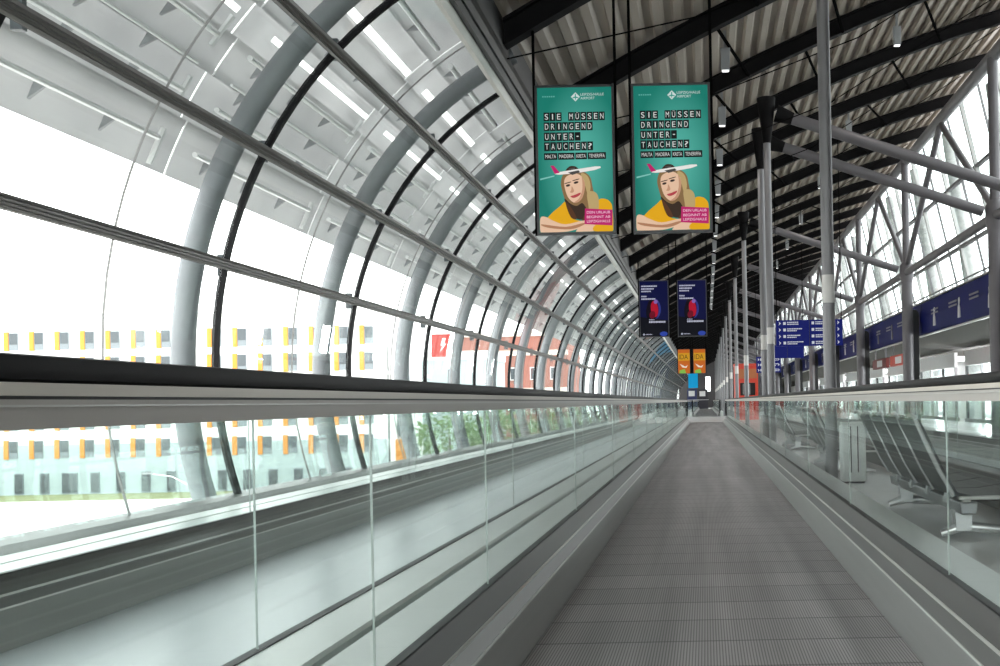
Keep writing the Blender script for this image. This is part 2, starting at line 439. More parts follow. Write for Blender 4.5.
# sunshade canopy outside the arches, one tray per bay
RS = 3.98
def shade_proto(detail):
    o = thing('sunshade_tray', '', 'sunshade')
    rat = (.4476, .56, .696, .80, .93, 1.10, 1.30, 1.75)
    ph = [phi_for(q, RS) for q in rat]
    for i in range(len(ph) - 1):
        off = (0, .05, .0, .06, .01, .05, .0)[i]
        arc_strip(ph[i] - .006, ph[i + 1] + .006, RS + off, RS + off + .01, .0, BAY - .025, 4).build('panel', M['shade'], o)
    if not detail: 
        for q in (.872, 1.146):
            x, z = arc(phi_for(q, RS - .12), RS - .12); MB().box(x - .03, x + .03, .3, BAY - .35, z - .02, z + .03).build('strip_lamp', M['lamp'], o)
        return o
    for q, r in ((.507, .022), (.6226, .022), (.696, .013), (.784, .024), (.998, .014), (1.368, .03)):
        x, z = arc(phi_for(q, RS - .1), RS - .1)
        t = MB().tube([(x, .1, z), (x, BAY - .45, z)], r, 8).build('rail_tube', M['wtube'], o, smooth=True)
        b = MB(); p = phi_for(q, RS - .1)
        for yy in (.45, 1.2, 1.95):
            c0 = arc(p, RS - .09); c1 = arc(p - .032, RS - .005); c2 = arc(p - .004, RS - .005)
            b.add([(c0[0], yy, c0[1]), (c1[0], yy, c1[1]), (c2[0], yy, c2[1]), (c0[0], yy + .015, c0[1]), (c1[0], yy + .03, c1[1]), (c2[0], yy + .03, c2[1])],
                  [(0, 1, 2), (3, 5, 4), (0, 3, 4, 1), (1, 4, 5, 2), (2, 5, 3, 0)])
        b.build('bracket', M['bracket'], t)
    for q, wd in ((.872, .05), (1.146, .075)):
        p = phi_for(q, RS - .12); a0 = arc(p - wd / RS / 2, RS - .12); a1 = arc(p + wd / RS / 2, RS - .12); a2 = arc(p + wd / RS / 2, RS - .07); a3 = arc(p - wd / RS / 2, RS - .07)
        MB().prism_y([a0, a1, a2, a3], .25, BAY - .45).build('strip_lamp', M['lamp'], o)
    for q0, q1 in ((.45, .53), (.60, .66), (.75, .85)):
        a = arc(phi_for(q0, RS - .06), RS - .06); b_ = arc(phi_for(q1, RS - .06), RS - .06)
        MB().tube([(a[0], BAY - .36, a[1]), (b_[0], BAY - .36, b_[1])], .022, 6).build('end_strut', M['wtube'], o)
    return o
sp = None; sp2 = None
for k in range(-2, 47):
    if k < 12:
        if sp is None: o = sp = shade_proto(True)
        else: o = copy_tree(sp)
    else:
        if sp2 is None: o = sp2 = shade_proto(False)
        else: o = copy_tree(sp2)
    o.location.y = Y0 + .28 + k * BAY
    tag(o, 'pale translucent sunshade tray outside the glass vault, in the %s bay from the near end' % ordinal(k + 3), 'sunshade', 'sunshade trays above the vault', 'thing')

# ------------------------------------------------------------------ moving walkways
def side_profile(s, cx):
    X = lambda a: cx + s * a
    return X
def joints(pitch, first, y0, y1):
    J = [q for q in ((-.1, 2.545) if first == 3.865 else ()) if q > y0 + .1]; y = first
    while y < y1 - .3: J.append(y); y += pitch
    return J
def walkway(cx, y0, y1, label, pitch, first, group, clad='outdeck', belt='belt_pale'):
    root = thing('moving_walkway', label, 'moving walkway', (cx, y0, 0), group)
    L_ = y1 - y0
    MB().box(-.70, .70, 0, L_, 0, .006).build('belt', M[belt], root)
    for e, (a, b) in enumerate(((-1.4, 0), (L_, L_ + 1.6))):
        MB().box(-.80, .80, a, b, 0, .012).build('comb_plate', M['fascia'], root)
    for s in (-1, 1):
        pr = lambda pts: [(s * a, b) for a, b in pts]
        # skirt with bright upper lip, bevelled inner fascia, brown inner deck
        MB().prism_y(pr([(.702, 0), (.727, .166), (.775, .166), (.775, 0)]), 0, L_).build('skirt_panel', M['skirt'], root)
        f = MB().prism_y(pr([(.7275, .166), (.768, .207), (.80, .207), (.80, .166)]), 0, L_, 0)
        f.prism_y(pr([(.7245, .163), (.7275, .1695), (.731, .1695), (.731, .163)]), 0, L_, 1)
        f.prism_y(pr([(.765, .204), (.767, .2115), (.772, .2135), (.772, .204)]), 0, L_, 1)
        f.build('inner_fascia', [M['fascia'], M['line']], root)
        MB().prism_y(pr([(.768, .2075), (.811, .280), (.83, .280), (.83, .2075)]), 0, L_).build('inner_deck', M['deck'], root)
        MB().box(s * .811, s * .841, 0, L_, .270, .2865).build('glass_channel', M['channel'], root)
        MB().prism_y(pr([(.841, 0), (.841, .283), (1.010, .283), (1.022, .274), (1.022, 0)]), -.3, L_ + .3).build('outer_deck', M[clad], root)
        # handrail: rubber loop over a metal profile, turned down at both ends
        zt = .975; rr = .33
        def loop(off, n=12):
            P = []
            r = rr - off
            for i in range(n + 1):
                a = -PI / 2 - PI * i / n
                P.append((s * .826, -.05 + r * math.cos(a), zt - rr + r * math.sin(a)))
            for i in range(n + 1):
                a = PI / 2 - PI * i / n
                P.append((s * .826, L_ + .05 + r * math.cos(a), zt - rr + r * math.sin(a)))
            return P
        wv, hv = .039, .017
        prof = [(-wv, -hv * .3), (-wv * .9, hv * .55), (-wv * .6, hv), (wv * .6, hv), (wv * .9, hv * .55), (wv, -hv * .3), (wv * .92, -hv), (wv * .6, -hv * 1.15), (-wv * .6, -hv * 1.15), (-wv * .92, -hv)]
        prof = [(a, -b) for a, b in prof]
        MB().sweep(loop(.0), prof, (1, 0, 0), caps=True).build('handrail', M['rubber'], root, smooth=True)
        m = MB()
        c = s * .826
        def bx(hw, z0, z1, mi): m.box(c - hw, c + hw, .0, L_, z0, z1, mi)
        bx(.034, .947, .962, 0); bx(.026, .943, .947, 2); bx(.030, .9365, .943, 1); bx(.033, .9345, .9368, 3); bx(.028, .909, .9345, 1)
        m.build('rail_profile', [M['profile'], M['profile_dark'], M['channel'], M['line']], root)
        # glass panels
        gx0, gx1 = s * .823, s * .829
        e0 = [(0.0, .28)] + [(-.05 + (rr - .02) * math.cos(a), zt - rr + (rr - .02) * math.sin(a)) for a in [-PI / 2 - PI * i / 10 for i in range(11)]] + [(0.0, .945)]
        MB().prism_x([(p[0], p[1]) for p in e0], gx0, gx1).build('end_glass', M['bglass'], root)
        e1 = [(L_, .28)] + [(L_ + .05 + (rr - .02) * math.cos(a), zt - rr + (rr - .02) * math.sin(a)) for a in [-PI / 2 + PI * i / 10 for i in range(11)]] + [(L_, .945)]
        MB().prism_x(e1, gx0, gx1).build('end_glass', M['bglass'], root)
        ys_ = [0] + [q - y0 for q in joints(pitch, first, y0, y1)] + [L_]
        for a, b in zip(ys_[:-1], ys_[1:]):
            MB().box(gx0, gx1, a + .0012, b - .0012, .27, .935, 0).build('glass_panel', M['bglass'], root)
            if a > .01: MB().box(s * .8228, s * .8285, a - .001, a + .001, .27, .935).build('joint_seal', M['bedge'], root)
    return root
CX = .034
G1 = 'first set of moving walkways'
walkway(CX, -2.2, 45.5, 'central moving walkway with ribbed grey belt running straight ahead', 2.64, 3.865, G1, belt='belt')
walkway(CX - 2.072, -2.2, 45.5, 'outer moving walkway next to the curved glass vault, with a pale smooth belt', 3.87, 2.89, G1)
walkway(CX + 3.34, -2.2, 40.0, 'further moving walkway beyond the row of benches', 2.64, .4, G1, 'deck')
G2 = 'second set of moving walkways'
walkway(CX, 65, 120, 'distant moving walkway straight ahead past the end of the near belt', 3.96, 68.9, G2, belt='belt')
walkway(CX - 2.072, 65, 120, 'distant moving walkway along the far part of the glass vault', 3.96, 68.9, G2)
walkway(CX + 3.34, 83, 120, 'distant moving walkway beyond the row of thin columns', 3.96, 87, G2)

# ------------------------------------------------------------------ inner columns
XI = 1.14
INNER = [10.8, 18.5, 20.6, 29.7, 38.7, 47.4, 56.4, 65.4, 74.4, 83.4, 92.4, 101.4, 110.4, 119.4]
for i, y in enumerate(INNER):
    t = thing('steel_column', 'slim grey round column by the walkway, %s from the near end of its row' % ordinal(i + 1), 'column', (1.25 if i == 0 else XI, y, 0), 'slim inner columns')
    MB().tube([(0, 0, 0), (0, 0, roof_h(1.25) + .03)], .062, 20).build('shaft', M['steel'], t, smooth=True)
    MB().tube([(0, 0, 2.02 - .14), (0, 0, 2.02 + .14)], .0635, 20).build('warning_band', M['tape'], t, smooth=True)
    if i:
        zt = roof_h(1.25)
        MB().tube([(0, 0, zt - .75), (0, 0, zt - .35), (0, 0, zt - .1), (0, 0, zt + .02)], [.064, .12, .15, .16], 16).build('head_casting', M['beam'], t, smooth=True)
    MB().tube([(0, 0, 0), (0, 0, .03)], .068, 20).build('base_plate', M['steel'], t)
OUTER = INNER[1:]
ZS = H + 4.96; XO = 5.6; ZE = H + 6.42; ZF = H + 3.42
for i, y in enumerate(OUTER):
    t = thing('facade_column', 'thick grey round column in front of the blue fascia, %s from the near end' % ordinal(i + 1), 'column', (XO, y, 0), 'thick columns along the facade')
    MB().tube([(0, 0, 0), (0, 0, ZF + .1)], .15, 24).build('shaft', M['steel2'], t, smooth=True)
    MB().tube([(0, 0, ZF + .1), (0, 0, ZE)], .10, 18).build('upper_shaft', M['steel2'], t, smooth=True)
    MB().tube([(0, 0, ZF - .28), (0, 0, ZF - .12), (0, 0, ZF + .2), (0, 0, ZF + .3)], [.155, .19, .19, .11], 20).build('node_casting', M['steel2'], t, smooth=True)
    # dark round-topped panel on the far side of the column
    pts = [(-.11, 0), (-.11, 3.2)] + [(-.11 + .13 - .13 * math.cos(a), 3.2 + .13 * math.sin(a)) for a in [PI * j / 8 for j in range(9)]] + [(.15, 0)]
    MB().prism_y([(p[0] + .17, p[1]) for p in pts], .02, .16).build('dark_panel', M['black'], t, bevel=.01)
    s = thing('roof_strut', 'sloping grey strut from slim column down to facade, %s from the near end' % ordinal(i + 1), 'strut', (XI, y, 0), 'sloping roof struts')
    MB().tube([(.17, 0, ZS - .06), (XO - XI - .24, 0, ZF + .09)], .10, 18).build('strut_tube', M['steel2'], s, smooth=True)
    MB().tube([(.165, 0, ZS - .058), (.45, 0, ZS - .155)], [.15, .102], 16).build('strut_socket', M['beam'], s, smooth=True)
ys = [9.6] + OUTER
for i in range(len(ys) - 1):
    a, b = ys[i], ys[i + 1]
    tag(MB().tube([(XO, a + .17, ZF), (XO, b - .17, ZF)], .095, 16).build('chord_tube', M['steel2'], smooth=True), 'long grey chord tube linking the thick facade columns, %s span from the near end' % ordinal(i + 1), 'tube', 'facade chord tubes', 'thing')
    tag(MB().tube([(XO + .05, a + .01, ZE + .08), (XO + .05, b - .01, ZE + .08)], .13, 16).build('edge_beam', M['steel'], smooth=True), 'grey round edge beam under the roof rim, %s span from the near end' % ordinal(i + 1), 'beam', 'roof edge beams', 'thing')
    if b - a > 4:
        mid = (a + b) / 2
        for e, nm in ((a, 'leaning away from'), (b, 'leaning toward')):
            tag(MB().tube([(XO, e + (.22 if mid > e else -.22), ZF + .24), (XO, mid + (-.10 if mid > e else .10), ZE - .13)], .075, 14).build('facade_diagonal', M['steel2'], smooth=True), 'grey diagonal brace %s the viewer above the chord tube, %s facade span' % (nm, ordinal(i + 1)), 'brace', 'facade diagonals', 'thing')

# ------------------------------------------------------------------ right glass facade above the gallery
FX0, FZ0, FX1, FZ1 = 6.0, H + 6.75, 6.95, H + 2.55
def lean(t, d=0): return (FX0 + (FX1 - FX0) * t + d, FZ0 + (FZ1 - FZ0) * t)
def hall_window(n):
    root = empty('window_%d' % n, (0, 0, 0)); root['kind'] = 'structure'
    a, b = lean(0), lean(1)
    MB().prism_y([(a[0] - .09, a[1]), (a[0], a[1]), (b[0], b[1]), (b[0] - .09, b[1])], -.05, .05).build('mullion', M['wcol'], root)
    MB().prism_y([(a[0] - .05, a[1]), (a[0], a[1]), (b[0], b[1]), (b[0] - .05, b[1])], 1.46 - .02, 1.46 + .02).build('thin_mullion', M['steel'], root)
    for t0, t1 in ((0, .36), (.36, .70), (.70, 1)):
        c, d = lean(t0), lean(t1)
        MB().prism_y([(c[0] - .03, c[1]), (c[0] - .018, c[1]), (d[0] - .018, d[1]), (d[0] - .03, d[1])], .035, BAY - .035).build('pane', M['rglass'], root)
        MB().box(d[0] - .09, d[0] + .01, .035, BAY - .035, d[1] - .035, d[1] + .035).build('transom', M['steel'], root)
    return root
hw = None
for k in range(0, 40):
    if hw is None: o = hw = hall_window(60)
    else: o = copy_tree(hw)
    o.name = 'window_%d' % (60 + k); o.location.y = 13 + k * BAY
    tag(o, 'tall leaning window above the blue fascia, %s bay from the near end' % ordinal(k + 1), 'window', 'leaning windows of the facade', 'structure')
struct('wall_right', MB().box(6.0, 6.4, YBACK, 13, 2.6, FZ0 + .6), M['wall'], 'grey wall beside the walkway start', 'wall')
for i in range(24):
    y = 15.2 + i * 4.5
    tag(MB().tube([(6.62, y, H + 7.0), (7.38, y + .3, 2.72)], .21, 20).build('leaning_column', M['wcol'], smooth=True), 'fat white leaning column behind the chord tube, %s from the near end' % ordinal(i + 1), 'column', 'white leaning columns', 'thing')
# gallery slab with blue fascia boards
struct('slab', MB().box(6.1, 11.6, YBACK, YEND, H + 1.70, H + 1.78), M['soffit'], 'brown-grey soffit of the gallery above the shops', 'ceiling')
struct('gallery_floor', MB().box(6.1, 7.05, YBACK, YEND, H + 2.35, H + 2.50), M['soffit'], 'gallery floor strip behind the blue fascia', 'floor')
ys2 = [y for y in ([11.0] + OUTER) if y != 18.5]
nboard = 0
for i in range(len(ys2) - 1):
    a, b = ys2[i] + .02, ys2[i + 1] - .02
    nboard += 1
    t = thing('blue_fascia_board', 'glossy dark blue fascia board with pale picture marks, %s from the near end' % ordinal(nboard), 'fascia board', (6.02, (a + b) / 2, H + 2.13), 'blue fascia boards')
    h = (b - a) / 2
    MB().prism_y([(.0, -.44), (-.05, -.40), (-.07, 0), (-.03, .42), (.07, .44), (.07, -.44)], -h, h).build('board', M['blue'], t)
    MB().box(-.05, .06, -h, h, .44, .47).build('top_trim', M['line'], t)
    MB().box(-.02, .06, -h, h, -.475, -.44).build('bottom_trim', M['line'], t)
    rnd = random.Random(i)
    for q in range(3):
        yy = -h * .6 + q * h * .6
        MB().prism_x([(yy - .10, -.3), (yy + .12, -.3), (yy + .09, -.05), (yy + .03, .02), (yy + .05, .12), (yy - .02, .17), (yy - .06, .08), (yy - .03, 0), (yy - .08, -.08)], -.085, -.06).build('picture_mark', M['wcol'] if i % 2 else M['fascia'], t)
    f = MB()
    for q in range(4):
        yy = -h * .85 + q * h * .45
        for r_ in range(2): f.box(-.083, -.066, yy, yy + h * .18, .1 - r_ * .09, .14 - r_ * .09)
    f.build('lettering_bars', M['steel'], t)
# gallery balustrade rail
for i in range(len(ys2) - 1):
    a, b = ys2[i], ys2[i + 1]
    t = thing('gallery_rail', 'pale gallery guard rail on top of the blue fascia, %s length from the near end' % ordinal(i + 1), 'railing', (6.16, a, H + 2.6), 'gallery guard rails')
    MB().tube([(0, 0, .16), (0, b - a, .16)], .022, 8).build('top_rail', M['fascia'], t, smooth=True)
    n = int((b - a) / 1.5) + 1
    for q in range(n): MB().tube([(0, q * 1.5 + .1, -.1), (0, q * 1.5 + .1, .16)], .014, 6).build('post', M['steel'], t)

# shops under the gallery
struct('wall_far_side', MB().box(11.6, 11.9, YBACK, YEND, -.4, H + 1.8), M['white'], 'white shop wall under the gallery', 'wall')
for i in range(10):
    y = 24 + i * 8.2
    t = thing('shop_unit', 'white glazed shop front under the gallery, %s from the near end' % ordinal(i + 1), 'shop front', (9.4, y, 0), 'shop fronts under the gallery')
    MB().box(-.1, .1, 0, 6.6, 0, .12).build('plinth', M['steel'], t)
    f = MB(); f.box(-.06, .06, 0, 6.6, 2.0, 2.55)
    f.build('header', M['white'], t)
    for q in range(4): MB().box(-.05, .05, q * 2.17, q * 2.17 + .07, .12, 2.0).build('post', M['black'] if q % 2 else M['steel'], t)
    for q in range(3): MB().box(-.01, .01, q * 2.17 + .07, q * 2.17 + 2.17, .12, 2.0).build('pane', M['rglass'], t)
    MB().box(.8, 1.2, .6, 6.0, 0, .95).build('counter', M['white'], t)
    MB().box(1.95, 2.1, .3, 6.3, .2, 1.9).build('back_shelf', M['wcol'], t)
    MB().box(.3, 1.7, .8, 5.8, 2.40, 2.44).build('light_panel', M['lamp'], t)
    light(t, (1, 3.3, 2.38), 1.6, 120, (1, 1, 1))
    side_fill = light(t, (1.9, 3.3, 1.2), 1.5, 600, (1, 1, 1)); side_fill.rotation_euler = (0, PI / 2, 0)  # added fill light aimed at the walkways, no shop lamp behind it

def hang_sign(x0, x1, y, z0, z1, label, rows=4, blank=False, rodtop=None):
    t = thing('direction_sign', label, 'sign', ((x0 + x1) / 2, y, z0), 'blue direction signs')
    w_, h_ = (x1 - x0) / 2, z1 - z0
    MB().box(-w_, w_, 0, .08, 0, h_).build('panel', M['bluelit'], t, bevel=.006)
    MB().box(-.006, .006, -.004, 0, 0, h_).build('panel_joint', M['black'], t)
    if not blank:
        f = MB(); rnd = random.Random(int(x0 * 100))
        for c in (-1, 1):
            for r_ in range(rows):
                z = h_ * (1 - (r_ + .5) / rows)
                s_ = h_ / rows * .30; o = -w_ + .06 if c < 0 else .05
                xa = o if c < 0 else w_ - .12
                f.add([(xa, -.004, z - s_), (xa + s_ * 1.1, -.004, z), (xa, -.004, z + s_), (xa + s_ * .3, -.004, z)], [(0, 1, 2, 3)])
                x = o + (.10 if c < 0 else 0)
                f.box(x, x + s_ * 1.3, -.004, 0, z - s_ * .7, z + s_ * .7)
                x += s_ * 2
                for line, ln in ((.45, .85), (-.5, .55)):
                    e = x + (w_ * .62) * ln * rnd.uniform(.6, 1); xx = x
                    while xx < e:
                        ww = rnd.uniform(.02, .05); f.box(xx, xx + ww, -.004, 0, z + s_ * line - s_ * .22, z + s_ * line + s_ * .28); xx += ww + .008
        f.build('pictograms', SIGNW, t)
    for s in (-1, 1):
        MB().tube([(s * w_ * .97, .04, h_), (s * w_ * .97, .04, roof_h((x0 + x1) / 2 + s * w_) - z0 + .05)], .011, 6).build('hanging_rod', M['brace'], t)
    return t
SIGNW = emit('sign_white', (.62, .64, .70, 1), .8)
hang_sign(1.60, 3.08, 24.0, H + 1.18, H + 1.76, 'wide blue hanging direction sign with white pictogram rows behind the nearest slim column')
hang_sign(2.02, 3.04, 33.0, H + 1.26, H + 1.66, 'dark blue blank hanging sign just below and behind the wide direction sign', 3, True)
hang_sign(2.10, 3.10, 44.0, H + 1.10, H + 1.75, 'small blue hanging direction sign deep in the hall above the red kiosk', 3)
# red shop signs hung under the gallery edge
for i, (ya, yb, lb) in enumerate(((33.2, 36.1, 'bright red hanging shop sign with white panel under the gallery edge'), (36.9, 39.8, 'dull red hanging shop sign just beyond the bright red one'))):
    t = thing('shop_sign', lb, 'sign', (6.25, (ya + yb) / 2, H + 1.19), 'red shop signs')
    h = (yb - ya) / 2
    MB().box(-.06, .06, -h, h, -.17, .17).build('box', M['dullred'] if i else M['red'], t, bevel=.01)
    MB().box(-.066, -.058, -h * .45, h * .3, -.11, .11).build('white_panel', M['white'], t)
    MB().box(-.02, .02, -h * .8, -h * .7, .17, .51).build('hanger', M['steel'], t); MB().box(-.02, .02, h * .7, h * .8, .17, .51).build('hanger', M['steel'], t)
# red kiosk
t = thing('red_kiosk', 'red kiosk booth with a black opening beside the slim columns', 'kiosk', (1.95, 51, 0))
k = MB(); k.box(-.55, -.30, 0, 1.6, 0, 2.55); k.box(.42, .55, 0, 1.6, 0, 2.55); k.box(-.30, .42, 0, 1.6, 1.75, 2.55); k.box(-.30, .42, 0, 1.6, 0, 1.15); k.build('body', M['red'], t)
MB().box(-.30, .42, .3, 1.5, 1.15, 1.75).build('dark_interior', M['black'], t)
k = MB(); k.box(-.18, -.12, -.02, .02, 1.2, 1.7); k.box(-.02, .04, -.02, .02, 1.2, 1.6); k.box(.12, .18, -.02, .02, 1.2, 1.7); k.build('frame_bars', M['steel'], t)
MB().box(-.50, .50, -.02, 0, 1.95, 2.4).build('sign_panel', mat('rust_panel', (.38, .12, .04), .5), t)
MB().box(-.58, .58, -.1, 1.65, 2.55, 2.65).build('roof', M['red'], t)

# ------------------------------------------------------------------ advertising banners
def text_mesh(body, wd, hh, cx, cz, y):
    cu = bpy.data.curves.new('lettering', 'FONT'); cu.body = body; cu.size = 1; cu.extrude = 0.0
    ob = bpy.data.objects.new('lettering', cu); COL.objects.link(ob)
    dg = bpy.context.evaluated_depsgraph_get(); me = bpy.data.meshes.new_from_object(ob.evaluated_get(dg))
    bpy.data.objects.remove(ob); bpy.data.curves.remove(cu)
    vs = [v.co.copy() for v in me.vertices]; fs = [tuple(p.vertices) for p in me.polygons]
    bpy.data.meshes.remove(me)
    x0, x1 = min(v.x for v in vs), max(v.x for v in vs); y0, y1 = min(v.y for v in vs), max(v.y for v in vs)
    return [(cx + ((v.x - x0) / (x1 - x0) - .5) * wd, y, cz + ((v.y - y0) / (y1 - y0) - .5) * hh) for v in vs], fs
LET = {}
def em(key, r, g, b, s=1.0):
    if key not in LET: LET[key] = emit('print_' + key, rgb(r, g, b), s)
    return LET[key]
def teal_print():
    m = emit('teal_print', rgb(36, 140, 125), .9); nt, N, L = nodes(m); b = N['Principled BSDF']
    tc = N.new('ShaderNodeTexCoord'); mp = N.new('ShaderNodeMapping'); mp.inputs['Scale'].default_value = (2.4, 0, 1.25); mp.inputs['Location'].default_value = (-.12, 0, .02)
    g = N.new('ShaderNodeTexGradient'); g.gradient_type = 'SPHERICAL'; L.new(tc.outputs['Object'], mp.inputs['Vector']); L.new(mp.outputs['Vector'], g.inputs['Vector'])
    mx = N.new('ShaderNodeMix'); mx.data_type = 'RGBA'; mx.inputs['A'].default_value = rgb(22, 118, 104); mx.inputs['B'].default_value = rgb(92, 186, 172)
    L.new(g.outputs['Fac'], mx.inputs['Factor']); L.new(mx.outputs['Result'], b.inputs['Emission Color'])
    return m
S = .0025; PCX, PCZ = 214.0, 347.5
def P(x, y, d=0): return ((x - PCX) * S, -.012 - d, (PCZ - y) * S)
def poly(mb, pts, d, mi=0): mb.add([P(x, y, d) for x, y in pts], [tuple(range(len(pts)))], mi)
def smooth(pts, n=4):
    out = []; m = len(pts)
    for i in range(m):
        p0, p1, p2, p3 = (pts[(i + k - 1) % m] for k in range(4))
        for j in range(n):
            t = j / n
            out.append(tuple(.5 * (2 * p1[q] + (p2[q] - p0[q]) * t + (2 * p0[q] - 5 * p1[q] + 4 * p2[q] - p3[q]) * t * t + (3 * p1[q] - p0[q] - 3 * p2[q] + p3[q]) * t ** 3) for q in (0, 1)))
    return [(max(69.5, min(358.5, x)), min(632.5, y)) for x, y in out]
def ell(cx, cy, rx, ry, rot=0, n=20):
    c, s = math.cos(rot), math.sin(rot)
    return [(cx + rx * math.cos(2 * PI * i / n) * c - ry * math.sin(2 * PI * i / n) * s, cy + rx * math.cos(2 * PI * i / n) * s + ry * math.sin(2 * PI * i / n) * c) for i in range(n)]
def sign_body(root, hw_, hh_, poster):
    f = MB(); t = .024
    f.box(-hw_, -hw_ + t, -.015, .06, -hh_, hh_); f.box(hw_ - t, hw_, -.015, .06, -hh_, hh_)
    f.box(-hw_ + t, hw_ - t, -.015, .06, hh_ - t, hh_); f.box(-hw_ + t, hw_ - t, -.015, .06, -hh_, -hh_ + t)
    f.build('frame', M['framed'], root)
    MB().box(-hw_ + t, hw_ - t, .045, .06, -hh_ + t, hh_ - t).build('back_panel', M['steel'], root)
    return MB().box(-hw_ + t, hw_ - t, -.011, .04, -hh_ + t, hh_ - t).build('poster', poster, root)
def rods(root, hw_, hh_, z, x):
    for s in (-1, 1):
        xx = x + s * (hw_ + .012)
        MB().tube([(s * (hw_ + .012), .03, -hh_), (s * (hw_ + .012), .03, roof_h(xx) + .02 - z)], .014, 8).build('hanging_rod', M['brace'], root)
TZ = H + 2.405
def teal_sign():
    root = thing('advert_banner', '', 'advert')
    hw_, hh_ = .39, .7375
    po = sign_body(root, hw_, hh_, teal_print())
    til = MB(); lw = 24.3; let = ([], [])
    def addt(body, wd, hh, cx, cy, d, mb):
        x, _, z = P(cx, cy); v, f = text_mesh(body, wd * S, hh * S, x, z, -.012 - d); mb.add(v, f)
    lt = MB()
    for y0, y1, word in ((160, 194, 'SIE M\u00dcSSEN'), (199, 233, 'DRINGEND'), (239, 273, 'UNTER-'), (277, 312, 'TAUCHEN?')):
        for i, ch in enumerate(word):
            if ch == ' ': continue
            x = 91 + i * lw
            poly(til, [(x + .8, y0), (x + lw - .8, y0), (x + lw - .8, y1), (x + .8, y1)], .001)
            wd = {'I': 4, '-': 8}.get(ch, 13); hh = {'-': 4, '\u00dc': 27}.get(ch, 22)
            addt(ch, wd, hh, x + lw / 2, (y0 + y1) / 2 - (2.5 if ch == '\u00dc' else 0), .002, lt)
    for x0, x1, word in ((91, 143, 'MALTA'), (146, 211, 'MADEIRA'), (214, 260, 'KRETA'), (263, 335, 'TENERIFFA')):
        poly(til, [(x0, 320), (x1, 320), (x1, 347), (x0, 347)], .001); addt(word, x1 - x0 - 10, 14, (x0 + x1) / 2, 333.5, .002, lt)
    til.build('letter_tiles', em('black', 16, 20, 20), po); lt.build('headline_lettering', em('offwhite', 205, 208, 205), po)
    lg = MB(); poly(lg, [(219, 82), (237, 100), (219, 118), (201, 100)], .001)
    addt('LEIPZIG/HALLE', 92, 10, 285, 91, .001, lg); addt('AIRPORT', 56, 10, 267, 106, .001, lg); lg.build('airport_logo', em('logo', 190, 205, 202), po)
    k = MB(); poly(k, [(217, 88), (221, 88), (221, 99), (231, 103), (231, 106), (221, 104), (220, 112), (218, 112), (217, 104), (207, 106), (207, 103), (217, 99)], .002); k.build('logo_plane', em('teal', 34, 140, 124), po)
    k = MB()
    for i in range(6): poly(k, [(88 + i * 8.6, 95), (94 + i * 8.6, 95), (94 + i * 8.6, 100), (88 + i * 8.6, 100)], .001)
    k.build('fine_print', em('fine', 90, 165, 155), po)
    # portrait: hair, shirt, face, arms, toy aeroplane
    k = MB(); poly(k, [(74, 420), (130, 408), (130, 413), (74, 426)], .0008); k.build('vapour_trail', em('trail', 120, 185, 175), po)
    k = MB()
    poly(k, smooth([(160, 470), (155, 440), (162, 410), (180, 396), (215, 390), (250, 398), (272, 420), (280, 460), (290, 500), (304, 545), (280, 575), (235, 585), (196, 570), (178, 535), (168, 500)]), .001)
    k.build('hair', em('hair', 128, 100, 66), po)
    k = MB(); poly(k, smooth([(168, 500), (178, 535), (196, 570), (235, 585), (258, 560), (240, 520), (215, 530), (190, 520)]), .0014); k.build('hair_shadow', em('hair_d', 52, 38, 28), po)
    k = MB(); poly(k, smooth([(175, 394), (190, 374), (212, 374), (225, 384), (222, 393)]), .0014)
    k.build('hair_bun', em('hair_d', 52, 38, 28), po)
    k = MB()
    poly(k, smooth([(258, 480), (285, 475), (302, 500), (298, 560), (268, 570), (262, 530)]), .0016); poly(k, smooth([(238, 400), (262, 415), (272, 455), (262, 490), (250, 450), (236, 420)]), .0016)
    k.build('hair_highlight', em('hair_l', 176, 152, 104), po)
    k = MB(); poly(k, smooth([(150, 530), (172, 512), (180, 540), (200, 580), (250, 590), (270, 570), (300, 510), (330, 505), (350, 520), (356, 545), (356, 632), (300, 632), (180, 605), (100, 588), (112, 562)]), .0012)
    poly(k, smooth([(288, 608), (356, 606), (356, 632), (284, 632)]), .0026); k.build('yellow_shirt', em('shirt', 214, 158, 18), po)
    k = MB(); poly(k, smooth([(172, 512), (196, 540), (215, 580), (195, 578), (180, 548)]), .0018); poly(k, smooth([(250, 560), (268, 548), (262, 585), (235, 592)]), .0018); k.build('neck_shadow', em('neck', 80, 50, 30), po)
    k = MB(); poly(k, smooth([(72, 575), (95, 572), (118, 585), (170, 602), (245, 588), (245, 610), (200, 626), (160, 632), (72, 632)]), .002); poly(k, smooth([(245, 602), (300, 612), (290, 630), (240, 632), (210, 632)]), .0022)
    k.build('arms', em('skin', 216, 180, 152), po)
    k = MB(); poly(k, smooth([(76, 600), (170, 612), (240, 598), (245, 604), (190, 622), (100, 614)]), .0023); k.build('arm_shadow', em('skin_d', 166, 118, 88), po)
    k = MB(); poly(k, smooth([(168, 445), (172, 420), (188, 408), (215, 402), (238, 415), (249, 440), (248, 470), (238, 500), (222, 515), (206, 517), (190, 506), (177, 484)]), .0022)
    k.build('face', em('skin', 216, 180, 152), po)
    k = MB(); poly(k, smooth([(238, 415), (249, 440), (248, 470), (238, 500), (222, 515), (206, 517), (226, 500), (238, 470), (240, 440)]), .0025); poly(k, smooth([(198, 452), (206, 470), (200, 478), (190, 476), (195, 468)]), .0026)
    k.build('face_shadow', em('skin_s', 186, 140, 112), po)
    k = MB()
    for (x, y, rr_) in ((183, 449, 9), (215, 438, 10)): poly(k, ell(x, y, rr_, 4.5, -.25, 12), .003); poly(k, smooth([(x - 12, y - 9), (x + 11, y - 15), (x + 11, y - 12), (x - 12, y - 6)]), .003)
